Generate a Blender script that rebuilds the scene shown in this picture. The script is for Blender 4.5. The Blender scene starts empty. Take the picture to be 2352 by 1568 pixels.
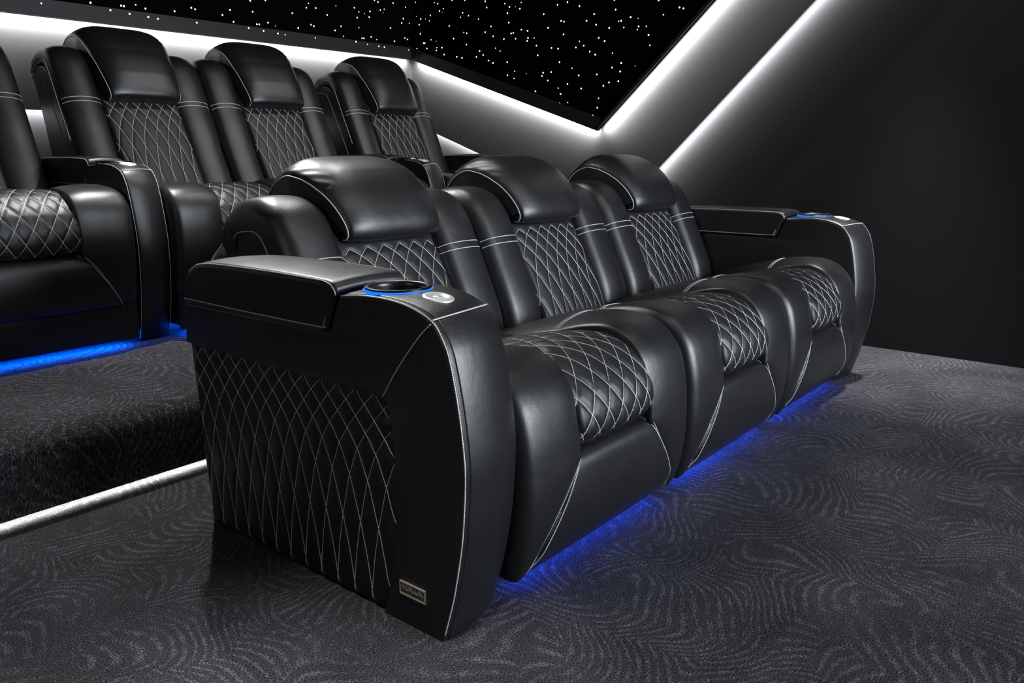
import bpy, bmesh, math, random
from mathutils import Vector, Matrix
from mathutils.geometry import tessellate_polygon
random.seed(7)
SC = bpy.context.scene
COL = SC.collection
PI = math.pi
OY = 1.5            # depth (metres) of a recliner's own origin behind the row's measuring line

# ------------------------------------------------------------------ materials
def nt(name):
    m = bpy.data.materials.new(name); m.use_nodes = True
    n = m.node_tree; b = n.nodes['Principled BSDF']
    return m, n, b

def N(n, typ, **kw):
    x = n.nodes.new(typ)
    for k, v in kw.items():
        if k.startswith('i_'):
            key = k[2:]
            x.inputs[int(key) if key.isdigit() else key].default_value = v
        else:
            setattr(x, k, v)
    return x

def L(n, a, ao, b, bi): n.links.new(a.outputs[ao], b.inputs[bi])

def math_n(n, op, a, b=None, c=None):
    x = n.nodes.new('ShaderNodeMath'); x.operation = op
    for i, v in enumerate((a, b, c)):
        if v is None: continue
        if isinstance(v, (int, float)): x.inputs[i].default_value = v
        else: n.links.new(v, x.inputs[i])
    return x.outputs[0]

def leather(name, col, rough=0.42, grain=0.17, wrinkle=0.25, spec=0.5):
    m, n, b = nt(name)
    b.inputs['Base Color'].default_value = (*col, 1)
    b.inputs['Specular IOR Level'].default_value = spec
    tc = N(n, 'ShaderNodeTexCoord')
    vo = N(n, 'ShaderNodeTexVoronoi', i_Scale=390.0); vo.feature = 'DISTANCE_TO_EDGE'
    L(n, tc, 'Object', vo, 'Vector')
    cr = N(n, 'ShaderNodeMapRange'); cr.inputs[1].default_value = 0.0; cr.inputs[2].default_value = 0.18
    L(n, vo, 'Distance', cr, 0)
    no = N(n, 'ShaderNodeTexNoise', i_Scale=9.0, i_Detail=4.0, i_Roughness=0.55, i_Distortion=0.6)
    L(n, tc, 'Object', no, 'Vector')
    b1 = N(n, 'ShaderNodeBump', i_Strength=grain, i_Distance=0.0006)
    L(n, cr, 0, b1, 'Height')
    b2 = N(n, 'ShaderNodeBump', i_Strength=wrinkle, i_Distance=0.006)
    L(n, no, 'Fac', b2, 'Height'); L(n, b1, 'Normal', b2, 'Normal')
    L(n, b2, 'Normal', b, 'Normal')
    rr = N(n, 'ShaderNodeMapRange'); rr.inputs[3].default_value = rough - 0.05; rr.inputs[4].default_value = rough + 0.07
    L(n, no, 'Fac', rr, 0); L(n, rr, 0, b, 'Roughness')
    return m

def thread(name, col):
    m, n, b = nt(name)
    at = N(n, 'ShaderNodeAttribute'); at.attribute_name = 'run'
    f = math_n(n, 'FRACT', math_n(n, 'MULTIPLY', at.outputs['Fac'], 205.0))
    g = math_n(n, 'LESS_THAN', f, 0.74)
    mx = N(n, 'ShaderNodeMix'); mx.data_type = 'RGBA'
    n.links.new(g, mx.inputs[0])
    mx.inputs[6].default_value = (0.10, 0.10, 0.105, 1); mx.inputs[7].default_value = (*col, 1)
    n.links.new(mx.outputs[2], b.inputs['Base Color'])
    b.inputs['Roughness'].default_value = 0.55
    return m

def plain(name, col, rough=0.5, metal=0.0, spec=0.5, bump=0.0, bscale=60.0, emit=None, power=0.0):
    m, n, b = nt(name)
    b.inputs['Base Color'].default_value = (*col, 1)
    b.inputs['Roughness'].default_value = rough
    b.inputs['Metallic'].default_value = metal
    b.inputs['Specular IOR Level'].default_value = spec
    if emit:
        b.inputs['Emission Color'].default_value = (*emit, 1)
        b.inputs['Emission Strength'].default_value = power
    tc = N(n, 'ShaderNodeTexCoord')
    no = N(n, 'ShaderNodeTexNoise', i_Scale=bscale, i_Detail=3.0)
    L(n, tc, 'Object', no, 'Vector')
    if bump > 0:
        bp = N(n, 'ShaderNodeBump', i_Strength=bump, i_Distance=0.002)
        L(n, no, 'Fac', bp, 'Height'); L(n, bp, 'Normal', b, 'Normal')
    mr = N(n, 'ShaderNodeMapRange'); mr.inputs[3].default_value = max(0.02, rough-0.03); mr.inputs[4].default_value = rough+0.03
    L(n, no, 'Fac', mr, 0); L(n, mr, 0, b, 'Roughness')
    return m

def carpet(name, upright=False):
    """Grey on charcoal plume pattern: every patch carries a curved feather with its own direction."""
    m, n, b = nt(name)
    tc = N(n, 'ShaderNodeTexCoord')
    mp = N(n, 'ShaderNodeMapping')
    L(n, tc, 'Object', mp, 'Vector')
    if upright: mp.inputs['Rotation'].default_value = (PI/2, 0, 0)
    # bend everything a little
    w = N(n, 'ShaderNodeTexNoise', i_Scale=2.6, i_Detail=1.0); w.noise_dimensions = '2D'
    L(n, mp, 'Vector', w, 'Vector')
    sub = N(n, 'ShaderNodeVectorMath', operation='SUBTRACT'); sub.inputs[1].default_value = (0.5, 0.5, 0.5)
    L(n, w, 'Color', sub, 0)
    sc = N(n, 'ShaderNodeVectorMath', operation='SCALE'); sc.inputs['Scale'].default_value = 0.28
    L(n, sub, 0, sc, 0)
    ad = N(n, 'ShaderNodeVectorMath', operation='ADD')
    L(n, mp, 'Vector', ad, 0); L(n, sc, 0, ad, 1)
    def layer(scale, seed, freq, out):
        sh = N(n, 'ShaderNodeVectorMath', operation='ADD'); sh.inputs[1].default_value = (seed, seed*0.37, 0)
        L(n, ad, 0, sh, 0)
        vo = N(n, 'ShaderNodeTexVoronoi', i_Scale=scale); vo.voronoi_dimensions = '2D'
        L(n, sh, 0, vo, 'Vector')
        loc = N(n, 'ShaderNodeVectorMath', operation='SUBTRACT')
        L(n, sh, 0, loc, 0); L(n, vo, 'Position', loc, 1)
        sepc = N(n, 'ShaderNodeSeparateColor'); L(n, vo, 'Color', sepc, 0)
        ang = math_n(n, 'MULTIPLY', sepc.outputs[0], 2*PI)
        vr = N(n, 'ShaderNodeVectorRotate'); vr.rotation_type = 'Z_AXIS'
        L(n, loc, 0, vr, 'Vector'); n.links.new(ang, vr.inputs['Angle'])
        sp = N(n, 'ShaderNodeSeparateXYZ'); L(n, vr, 0, sp, 0)
        x, y = sp.outputs[0], sp.outputs[1]
        # curved spine, leaflets that sweep back from it
        y2 = math_n(n, 'SUBTRACT', y, math_n(n, 'MULTIPLY', math_n(n, 'MULTIPLY', x, x), 1.6))
        ay = math_n(n, 'ABSOLUTE', y2)
        y4 = math_n(n, 'MULTIPLY', ay, ay)
        sweep = math_n(n, 'SUBTRACT', math_n(n, 'MULTIPLY', ay, 1.15), math_n(n, 'MULTIPLY', y4, 3.4))
        ph = math_n(n, 'MULTIPLY', math_n(n, 'SUBTRACT', x, sweep), freq)
        s = math_n(n, 'SINE', ph)
        fade = N(n, 'ShaderNodeMapRange'); fade.interpolation_type = 'SMOOTHSTEP'
        fade.inputs[1].default_value = 0.10; fade.inputs[2].default_value = 0.26; fade.inputs[3].default_value = 1.0; fade.inputs[4].default_value = 0.15
        n.links.new(ay, fade.inputs[0])
        return math_n(n, 'MULTIPLY', s, fade.outputs[0])
    a1 = layer(2.6, 3.1, 185.0, 0)
    a2 = layer(3.0, 17.7, 210.0, 0)
    pick = N(n, 'ShaderNodeTexNoise', i_Scale=2.2, i_Detail=0.0); pick.noise_dimensions = '2D'
    L(n, mp, 'Vector', pick, 'Vector')
    pk = N(n, 'ShaderNodeMapRange'); pk.inputs[1].default_value = 0.44; pk.inputs[2].default_value = 0.56
    L(n, pick, 'Fac', pk, 0)
    pm = N(n, 'ShaderNodeMix'); L(n, pk, 0, pm, 0); n.links.new(a1, pm.inputs[2]); n.links.new(a2, pm.inputs[3])
    mix = pm.outputs[0]
    # tufts
    tuft = N(n, 'ShaderNodeTexNoise', i_Scale=260.0, i_Detail=2.0, i_Roughness=0.7)
    if upright:
        m2 = N(n, 'ShaderNodeMapping'); m2.inputs['Scale'].default_value = (1.0, 1.0, 0.22)
        L(n, tc, 'Object', m2, 'Vector'); L(n, m2, 'Vector', tuft, 'Vector')
    else:
        L(n, tc, 'Object', tuft, 'Vector')
    fine = N(n, 'ShaderNodeTexNoise', i_Scale=34.0, i_Detail=2.0); fine.noise_dimensions = '2D'
    L(n, mp, 'Vector', fine, 'Vector')
    val = math_n(n, 'ADD', math_n(n, 'ADD', mix, math_n(n, 'MULTIPLY', math_n(n, 'SUBTRACT', tuft.outputs['Fac'], 0.5), 4.2)), math_n(n, 'MULTIPLY', math_n(n, 'SUBTRACT', fine.outputs['Fac'], 0.5), 2.4))
    fac = N(n, 'ShaderNodeMapRange'); fac.interpolation_type = 'SMOOTHSTEP'
    fac.inputs[1].default_value = 0.0; fac.inputs[2].default_value = 2.0
    n.links.new(val, fac.inputs[0])
    broad = N(n, 'ShaderNodeTexNoise', i_Scale=3.2, i_Detail=2.0); broad.noise_dimensions = '2D'
    L(n, mp, 'Vector', broad, 'Vector')
    mx = N(n, 'ShaderNodeMix'); mx.data_type = 'RGBA'
    L(n, fac, 0, mx, 0)
    mx.inputs[6].default_value = (0.038, 0.0368, 0.0410, 1); mx.inputs[7].default_value = (0.094, 0.092, 0.102, 1)
    tr = N(n, 'ShaderNodeMapRange'); tr.inputs[1].default_value = 0.34; tr.inputs[2].default_value = 0.68
    tr.inputs[3].default_value = 0.10; tr.inputs[4].default_value = 1.95
    L(n, tuft, 'Fac', tr, 0)
    br = N(n, 'ShaderNodeMapRange'); br.inputs[1].default_value = 0.3; br.inputs[2].default_value = 0.7
    br.inputs[3].default_value = 0.78; br.inputs[4].default_value = 1.2
    L(n, broad, 'Fac', br, 0)
    k = math_n(n, 'MULTIPLY', tr.outputs[0], br.outputs[0])
    vm = N(n, 'ShaderNodeVectorMath', operation='SCALE')
    n.links.new(mx.outputs[2], vm.inputs[0]); n.links.new(k, vm.inputs['Scale'])
    L(n, vm, 0, b, 'Base Color')
    b.inputs['Roughness'].default_value = 0.95
    b.inputs['Specular IOR Level'].default_value = 0.05
    bp = N(n, 'ShaderNodeBump', i_Strength=0.9, i_Distance=0.006)
    L(n, tuft, 'Fac', bp, 'Height'); L(n, bp, 'Normal', b, 'Normal')
    return m

M = dict(
    leather=leather('black_leather', (0.0068, 0.0070, 0.0078), rough=0.36, spec=0.55),
    quilt=leather('quilted_leather', (0.0062, 0.0063, 0.0070), rough=0.44, spec=0.42, wrinkle=0.12),
    thread=thread('pale_thread', (0.60, 0.60, 0.60)),
    plinth=plain('black_plinth', (0.008, 0.008, 0.009), 0.7, bump=0.2),
    cup=plain('gloss_black', (0.005, 0.005, 0.006), 0.34),
    cupring=plain('dark_ring_metal', (0.12, 0.12, 0.125), 0.22, metal=1.0),
    chrome=plain('brushed_silver', (0.78, 0.78, 0.76), 0.32, metal=0.6, bump=0.1),
    blueglow=plain('blue_glow', (0.0, 0.02, 0.2), 0.4, emit=(0.0, 0.14, 1.0), power=1.6),
    blueled=plain('blue_led', (0.0, 0.02, 0.2), 0.4, emit=(0.0, 0.065, 1.0), power=24.0),
    blueled_strong=plain('bright_blue_led', (0.0, 0.02, 0.2), 0.4, emit=(0.0, 0.10, 1.0), power=170.0),
    white_led=plain('white_led', (0.8, 0.8, 0.8), 0.4, emit=(1.0, 0.985, 0.97), power=14.0),
    riser_led=plain('riser_led', (0.8, 0.8, 0.8), 0.4, emit=(1.0, 0.98, 0.94), power=100.0),
    star=plain('star_point', (0.8, 0.8, 0.8), 0.4, emit=(0.95, 0.97, 1.0), power=2.0),
    wall=plain('charcoal_wall', (0.0105, 0.0105, 0.0114), 0.9, spec=0.05, bump=0.06, bscale=240.0),
    band=plain('charcoal_panel', (0.040, 0.040, 0.042), 0.8, spec=0.05, bump=0.05, bscale=240.0),
    starcloth=plain('black_star_cloth', (0.002, 0.002, 0.0028), 0.95, spec=0.0, bump=0.05, bscale=300.0),
    trim=plain('dark_trim', (0.013, 0.0133, 0.0137), 0.6, spec=0.3, bump=0.03),
    plate=plain('bronze_plate', (0.075, 0.064, 0.046), 0.42, metal=0.3, bump=0.15),
    platerim=plain('bronze_rim', (0.34, 0.31, 0.235), 0.42, metal=0.15),
    carpet=carpet('plume_carpet'),
    pile=carpet('riser_carpet', upright=True),
)
for k in ('star',):
    M[k].cycles.emission_sampling = 'NONE'

# ------------------------------------------------------------------ mesh helpers
class MB:
    def __init__(self): self.v = []; self.f = []; self.m = []; self.run = {}; self.flat = set()
    def grid_solid(self, front, back, mat=0):
        """closed shell from two matching grids (lists of rows)"""
        nv, nu = len(front), len(front[0]); b0 = len(self.v)
        for g in (front, back):
            for row in g: self.v.extend(row)
        off = nv*nu
        I = lambda j, i: b0+j*nu+i
        for j in range(nv-1):
            for i in range(nu-1):
                self.f.append((I(j,i), I(j,i+1), I(j+1,i+1), I(j+1,i))); self.m.append(mat)
                self.f.append((I(j,i)+off, I(j+1,i)+off, I(j+1,i+1)+off, I(j,i+1)+off)); self.m.append(mat)
        for j in range(nv-1):
            for i in (0, nu-1):
                q = (I(j,i), I(j+1,i), I(j+1,i)+off, I(j,i)+off)
                self.f.append(q if i == 0 else q[::-1]); self.m.append(mat)
        for i in range(nu-1):
            for j in (0, nv-1):
                q = (I(j,i), I(j,i)+off, I(j,i+1)+off, I(j,i+1))
                self.f.append(q if j == 0 else q[::-1]); self.m.append(mat)
    def loops(self, loops, mat=0, cap=True):
        b0 = len(self.v); n = len(loops[0])
        for lp in loops: self.v.extend(lp)
        for j in range(len(loops)-1):
            for i in range(n):
                a = b0+j*n+i; c = b0+j*n+(i+1) % n
                self.f.append((a, c, c+n, a+n)); self.m.append(mat)
        if cap:
            e = b0+(len(loops)-1)*n
            for base, lp, rev in ((b0, loops[0], True), (e, loops[-1], False)):
                tri = [tuple(range(n))] if n < 9 else tessellate_polygon([[Vector(p) for p in lp]])
                for t in tri:
                    self.flat.add(len(self.f)); self.f.append(tuple(base+i for i in (t[::-1] if rev else t))); self.m.append(mat)
    def box(self, x0, x1, y0, y1, z0, z1, mat=0):
        self.loops([[(x0,y0,z0),(x1,y0,z0),(x1,y1,z0),(x0,y1,z0)], [(x0,y0,z1),(x1,y0,z1),(x1,y1,z1),(x0,y1,z1)]], mat)
    def tube(self, pts, r, mat=1, sides=5):
        P = [Vector(p) for p in pts]
        if len(P) < 2: return
        acc = 0.0; b0 = len(self.v); up = Vector((0.31, 0.57, 0.76))
        for i, p in enumerate(P):
            t = (P[min(i+1, len(P)-1)] - P[max(i-1, 0)])
            if t.length < 1e-9: t = Vector((0,0,1))
            t.normalize()
            if i: acc += (p-P[i-1]).length
            a = t.cross(up)
            if a.length < 1e-3: a = t.cross(Vector((1,0,0)))
            a.normalize(); bb = t.cross(a)
            for k in range(sides):
                q = p + a*(r*math.cos(2*PI*k/sides)) + bb*(r*math.sin(2*PI*k/sides))
                self.run[len(self.v)] = acc; self.v.append(tuple(q))
        n = sides
        for j in range(len(P)-1):
            for i in range(n):
                a = b0+j*n+i; c = b0+j*n+(i+1) % n
                self.f.append((a, c, c+n, a+n)); self.m.append(mat)
        self.f.append(tuple(b0+i for i in range(n))[::-1]); self.m.append(mat)
        e = b0+(len(P)-1)*n
        self.f.append(tuple(e+i for i in range(n))); self.m.append(mat)
    def build(self, name, mats, parent=None, smooth=True, shift=(0,0,0), angle=None):
        me = bpy.data.meshes.new(name)
        sx, sy, sz = shift
        me.from_pydata([(x+sx, y+sy, z+sz) for x, y, z in self.v], [], self.f)
        for mm in mats: me.materials.append(mm)
        me.polygons.foreach_set('material_index', self.m)
        if self.run:
            at = me.attributes.new('run', 'FLOAT', 'POINT')
            vals = [self.run.get(i, 0.0) for i in range(len(self.v))]
            at.data.foreach_set('value', vals)
        me.polygons.foreach_set('use_smooth', [smooth and len(q) < 9 and i not in self.flat for i, q in enumerate(self.f)])
        me.update()
        bm = bmesh.new(); bm.from_mesh(me)
        bmesh.ops.recalc_face_normals(bm, faces=bm.faces)
        bm.to_mesh(me); bm.free()
        if smooth: me.set_sharp_from_angle(angle=math.radians(angle or 48))
        o = bpy.data.objects.new(name, me); COL.objects.link(o)
        if parent: o.parent = parent
        return o

def cat(pts, n):
    """smooth curve through 2-D/3-D points, n samples equally spaced along its length"""
    P = [Vector(p) for p in pts]
    P = [P[0]*2-P[1]] + P + [P[-1]*2-P[-2]]
    D = []
    for i in range(1, len(P)-2):
        for k in range(24):
            t = k/24
            a, b, c, d = P[i-1], P[i], P[i+1], P[i+2]
            D.append(0.5*((2*b)+(c-a)*t+(2*a-5*b+4*c-d)*t*t+(3*b-a-3*c+d)*t*t*t))
    D.append(P[-2])
    return even(D, n)

def even(D, n):
    D = [Vector(p) for p in D]
    acc = [0.0]
    for i in range(1, len(D)): acc.append(acc[-1]+(D[i]-D[i-1]).length)
    T = acc[-1]; out = []; j = 0
    for k in range(n):
        s = T*k/(n-1)
        while j < len(acc)-2 and acc[j+1] < s: j += 1
        d = acc[j+1]-acc[j]
        out.append(D[j].lerp(D[j+1], (s-acc[j])/d if d > 1e-12 else 0))
    return out

def lerp_tab(tab, x):
    """piecewise-linear table lookup, tab sorted by key"""
    if x <= tab[0][0]: return tab[0][1]
    for (a, fa), (b, fb) in zip(tab, tab[1:]):
        if x <= b: return fa+(fb-fa)*(x-a)/(b-a)
    return tab[-1][1]

class Strip:
    """Upholstered strip: a side-view path swept sideways between two edges, puffed and rolled at its seams."""
    def __init__(self, path, xl, xr, puff=0.02, pw=2.2, roll=0.03, endr=0.0, bulge=False, n=120, extra=None, roll_r=None):
        self.p = cat(path, n); self.n = n
        self.T = sum((self.p[i]-self.p[i-1]).length for i in range(1, n))
        self.xl, self.xr = xl, xr
        self.rl, self.rr = roll, (roll if roll_r is None else roll_r)
        self.puff, self.pw, self.roll, self.endr, self.bulge, self.extra = puff, pw, roll, endr, bulge, extra
    def frame(self, s):
        k = min(max(s, 0), 1)*(self.n-1); i = min(int(k), self.n-2); t = k-i
        p = self.p[i].lerp(self.p[i+1], t)
        a, b = self.p[max(i-1, 0)], self.p[min(i+2, self.n-1)]
        d = (b-a).normalized()
        return p, Vector((d[1], -d[0]))
    def edges(self, s):
        p, _ = self.frame(s)
        l = self.xl(s, p) if callable(self.xl) else self.xl
        r = self.xr(s, p) if callable(self.xr) else self.xr
        return l, r
    def at(self, u, s, lift=0.0, depth=None):
        p, nn = self.frame(s); l, r = self.edges(s)
        x = l+(r-l)*(u+1)/2
        if depth is not None: off = -depth
        else:
            pf = self.puff(s) if callable(self.puff) else self.puff
            au = abs(u)
            off = pf*(1-au**self.pw) if self.bulge else -pf*au**self.pw
            rl = self.rl if u < 0 else self.rr
            if rl:
                de = (1-au)*(r-l)/2
                if de < rl: off -= rl-math.sqrt(max(rl*rl-(rl-de)**2, 0))
            if self.endr:
                ds = min(s, 1-s)*self.T
                if ds < self.endr: off -= self.endr-math.sqrt(max(self.endr**2-(self.endr-ds)**2, 0))
            if self.extra: off += self.extra(x, s*self.T, u)
        off += lift
        return (x, p[0]+nn[0]*off, p[1]+nn[1]*off)
    def solid(self, mb, nu, nv, depth, mat=0):
        us = []
        for i in range(nu):
            t = -1+2*i/(nu-1)
            us.append(0.55*t+0.45*math.sin(t*PI/2))
        f = [[self.at(u, j/(nv-1)) for u in us] for j in range(nv)]
        b = [[self.at(u, j/(nv-1), depth=depth) for u in us] for j in range(nv)]
        mb.grid_solid(f, b, mat)
    def u_of(self, x, s):
        l, r = self.edges(s); return (x-l)/(r-l)*2-1
    def s_at_z(self, z, last=True):
        best = None
        rng = range(self.n-1)
        for i in rng:
            a, b = self.p[i][1], self.p[i+1][1]
            if (a-z)*(b-z) <= 0 and a != b:
                best = (i+(z-a)/(b-a))/(self.n-1)
                if not last: return best
        return best
    def cross(self, mb, s, u0=-0.96, u1=0.96, r=0.0013, m=1, n=26, tilt=0.0):
        mb.tube([self.at(u0+(u1-u0)*k/(n-1), s+tilt*((k/(n-1))-0.5), lift=0.0006) for k in range(n)], r, m)

def quilt_lines(strip, mb, sp, g, T0, T1, phase=0.0, r=0.0012, ulim=0.97, step=0.014, m=1):
    """crossing stitch lines x = x0 +/- g(t); g(t) is the sideways run at path length t"""
    l, rr = -0.3, 0.3
    ks = range(-60, 61)
    for sign in (1, -1):
        for k in ks:
            x0 = (k+phase)*sp
            seg = []; nst = max(8, int((T1-T0)/step))
            for i in range(nst+1):
                t = T0+(T1-T0)*i/nst; s = t/strip.T
                x = x0+sign*g(t)
                u = strip.u_of(x, s)
                if abs(u) <= ulim: seg.append(strip.at(u, s, lift=0.0004))
                else:
                    if len(seg) > 1: mb.tube(seg, r, m, 4)
                    seg = []
            if len(seg) > 1: mb.tube(seg, r, m, 4)

def quilt_groove(sp, g, phase, depth, wid, T0, T1):
    def fn(x, t, u):
        if t < T0 or t > T1 or abs(u) > 0.985: return 0.0
        gt = g(t); dg = (g(t+0.004)-g(t-0.004))/0.008
        c = sp/math.sqrt(1+dg*dg)
        da = (x-gt)/sp-phase; db = (x+gt)/sp-phase
        da = abs(da-round(da))*c; db = abs(db-round(db))*c
        d = min(da, db)
        return -depth*math.exp(-(d/wid)**2)
    return fn

def profile_solid(mb, prof, xa, xb, r0, r1, mat=0, warp=None, steps=5, foot=False):
    """side-view outline given thickness between xa and xb with rounded rims"""
    n = len(prof); P = [Vector(p) for p in prof]
    area = sum(P[i][0]*P[(i+1) % n][1]-P[(i+1) % n][0]*P[i][1] for i in range(n))
    sg = 1 if area > 0 else -1
    nn = []; P_lo = min(p[1] for p in P)
    for i in range(n):
        q = Vector((0, 0))
        for k in (1, 2, 3, 4):
            d = (P[(i+k) % n]-P[i-k])
            if d.length > 1e-9: q += Vector((-d[1], d[0])).normalized()
        q = q.normalized() if q.length > 1e-9 else Vector((0, 1))
        nn.append(q*sg*(min(1, max(0, (P[i][1]-P_lo)/0.04)) if foot else 1))
    sec = []
    def ring(x, inset):
        lp = []
        for i in range(n):
            q = P[i]+nn[i]*inset
            y, z = q
            if warp: y, z = warp(x, y, z)
            lp.append((x, y, z))
        sec.append(lp)
    if r0 > 0:
        for k in range(steps+1):
            a = PI/2*k/steps
            ring(xa+r0*(1-math.cos(a)), r0*(1-math.sin(a)))
    else: ring(xa, 0)
    m = 7
    for k in range(1, m): ring(xa+r0+(xb-xa-r0-r1)*k/m, 0)
    if r1 > 0:
        for k in range(steps, -1, -1):
            a = PI/2*k/steps
            ring(xb-r1*(1-math.cos(a)), r1*(1-math.sin(a)))
    else: ring(xb, 0)
    mb.loops(sec, mat)

def resample_closed(segs):
    """list of (points, n, smooth) open runs -> one closed outline"""
    out = []
    for pts, n, sm in segs:
        q = cat(pts, n) if sm else even(pts, n)
        for p in q:
            if not out or (p-out[-1]).length > 1e-5: out.append(p)
    if (out[0]-out[-1]).length < 1e-5: out.pop()
    return out

def tag(o, label=None, category=None, group=None, kind=None):
    if label: o['label'] = label
    if category: o['category'] = category
    if group: o['group'] = group
    if kind: o['kind'] = kind
    return o
SH = (0, -OY, 0)
# ------------------------------------------------------------------ recliner parts
SEAM = [(0.0,0.372),(0.03,0.350),(0.06,0.333),(0.13,0.300),(0.20,0.252),(0.26,0.208),(0.31,0.172),(0.33,0.168)]
SEAM_B = [(0.15,0.335),(0.177,0.322),(0.254,0.277),(0.342,0.218),(0.39,0.172),(0.41,0.168)]
V = dict(
 front=dict(
  bol=[(1.78,.395),(1.74,.432),(1.66,.464),(1.58,.492),(1.463,.528),(1.332,.560),(1.235,.571),(1.155,.563),(1.097,.535),(1.052,.480),(1.028,.405),(1.018,.325),(1.018,.24),(1.030,.15),(1.055,.07),(1.082,.030)],
  ins=[(1.75,.412),(1.66,.447),(1.52,.484),(1.40,.517),(1.30,.538),(1.20,.548),(1.12,.531),(1.062,.487),(1.028,.438),(1.014,.39),(1.022,.346),(1.056,.316),(1.11,.308)],
  foot=[(1.110,.318),(1.058,.316),(1.030,.297),(1.021,.250),(1.021,.185),(1.035,.11),(1.066,.06),(1.090,.029)],
  seam=SEAM, seamtop=.31, stripe_y=1.37,
  bb=[(2.20,.775),(2.175,.845),(2.12,.888),(2.05,.903),(1.98,.902),(1.915,.873),(1.865,.815),(1.828,.742),(1.79,.66),(1.752,.58),(1.716,.49),(1.70,.41)],
  bz=(.737,.716),
  bq=[(1.945,.855),(1.90,.805),(1.858,.742),(1.80,.64),(1.745,.54),(1.700,.45),(1.685,.39)], bqt=.130,
  hr=[(2.190,.885),(2.149,.932),(2.104,.957),(2.064,.966),(2.013,.958),(1.97,.942),(1.925,.917),(1.89,.889),(1.863,.859),(1.841,.823),(1.835,.797),(1.843,.766)],
  hrb=[(0,.034),(.3,.047),(.55,.048),(.8,.034),(1,.016)],
  shell=[[(1.80,.42),(1.815,.50),(1.87,.64),(1.911,.744),(1.955,.806),(1.99,.830)],[(2.03,.838),(2.12,.840),(2.15,.832)],[(2.172,.81),(2.178,.775),(2.165,.73),(2.12,.66),(2.085,.55),(2.055,.25),(2.045,.09)]],
  pipes=[], bdep=.101, pdep=.097, broll=.045,
  base=[(1.14,.042),(1.13,.40),(1.80,.40),(1.80,0),(1.25,0),(1.25,.042)],
  led=(1.105,1.135,.034,.041)),
 back=dict(
  bol=[(1.76,.50),(1.73,.555),(1.66,.594),(1.55,.620),(1.401,.641),(1.26,.655),(1.168,.652),(1.09,.642),(1.035,.618),(.998,.565),(.985,.49),(.985,.41),(.992,.33),(1.005,.25),(1.02,.172)],
  ins=[(1.75,.50),(1.66,.565),(1.50,.600),(1.36,.622),(1.20,.645),(1.10,.628),(1.045,.595),(1.005,.555),(.985,.505),(.980,.465),(.990,.422),(1.015,.398),(1.06,.388)],
  foot=[(1.07,.400),(1.030,.392),(1.008,.365),(1.000,.33),(0.999,.27),(1.008,.21),(1.026,.165)],
  seam=SEAM_B, seamtop=.39, stripe_y=1.36,
  bb=[(2.316,1.150),(2.312,1.205),(2.275,1.248),(2.21,1.275),(2.14,1.286),(2.08,1.274),(2.03,1.232),(1.985,1.150),(1.93,1.03),(1.88,.93),(1.82,.80),(1.755,.67),(1.705,.57),(1.685,.48)],
  bz=(1.040,1.020),
  bq=[(2.13,1.235),(2.05,1.18),(1.985,1.105),(1.945,1.04),(1.885,.93),(1.81,.79),(1.745,.67),(1.70,.59),(1.68,.50)], bqt=.255,
  hr=[(2.285,1.300),(2.25,1.325),(2.217,1.340),(2.15,1.347),(2.081,1.330),(2.03,1.289),(1.995,1.248),(1.961,1.208),(1.911,1.132),(1.880,1.078),(1.869,1.036)],
  hrb=[(0,.030),(.3,.052),(.55,.055),(.8,.042),(1,.016)],
  shell=[[(1.80,.52),(1.815,.60),(1.875,.814),(1.983,1.021),(2.055,1.113),(2.10,1.165),(2.13,1.185)],[(2.175,1.195),(2.25,1.195),(2.280,1.185)],[(2.296,1.165),(2.290,1.147),(2.255,1.10),(2.20,.92),(2.13,.62),(2.09,.30),(2.07,.09)]],
  pipes=[[(1.93,.720),(1.978,.815),(2.06,.975),(2.139,1.121),(2.165,1.140),(2.20,1.146),(2.288,1.148)]], bdep=.088, pdep=.064, broll=.030,
  base=[(1.045,.028),(1.035,.178),(1.10,.45),(1.80,.50),(1.80,0),(1.20,0),(1.20,.045),(1.06,.045),(1.06,.028)],
  led=(1.063,1.09,.034,.043)))

def g_seat(t): return t*0.62
def g_back(tab):
    return lambda t: lerp_tab(tab, t)
GB = [(0,0),(.03,.036),(.07,.068),(.12,.102),(.20,.138),(.30,.168),(.42,.192),(.60,.208)]

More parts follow.
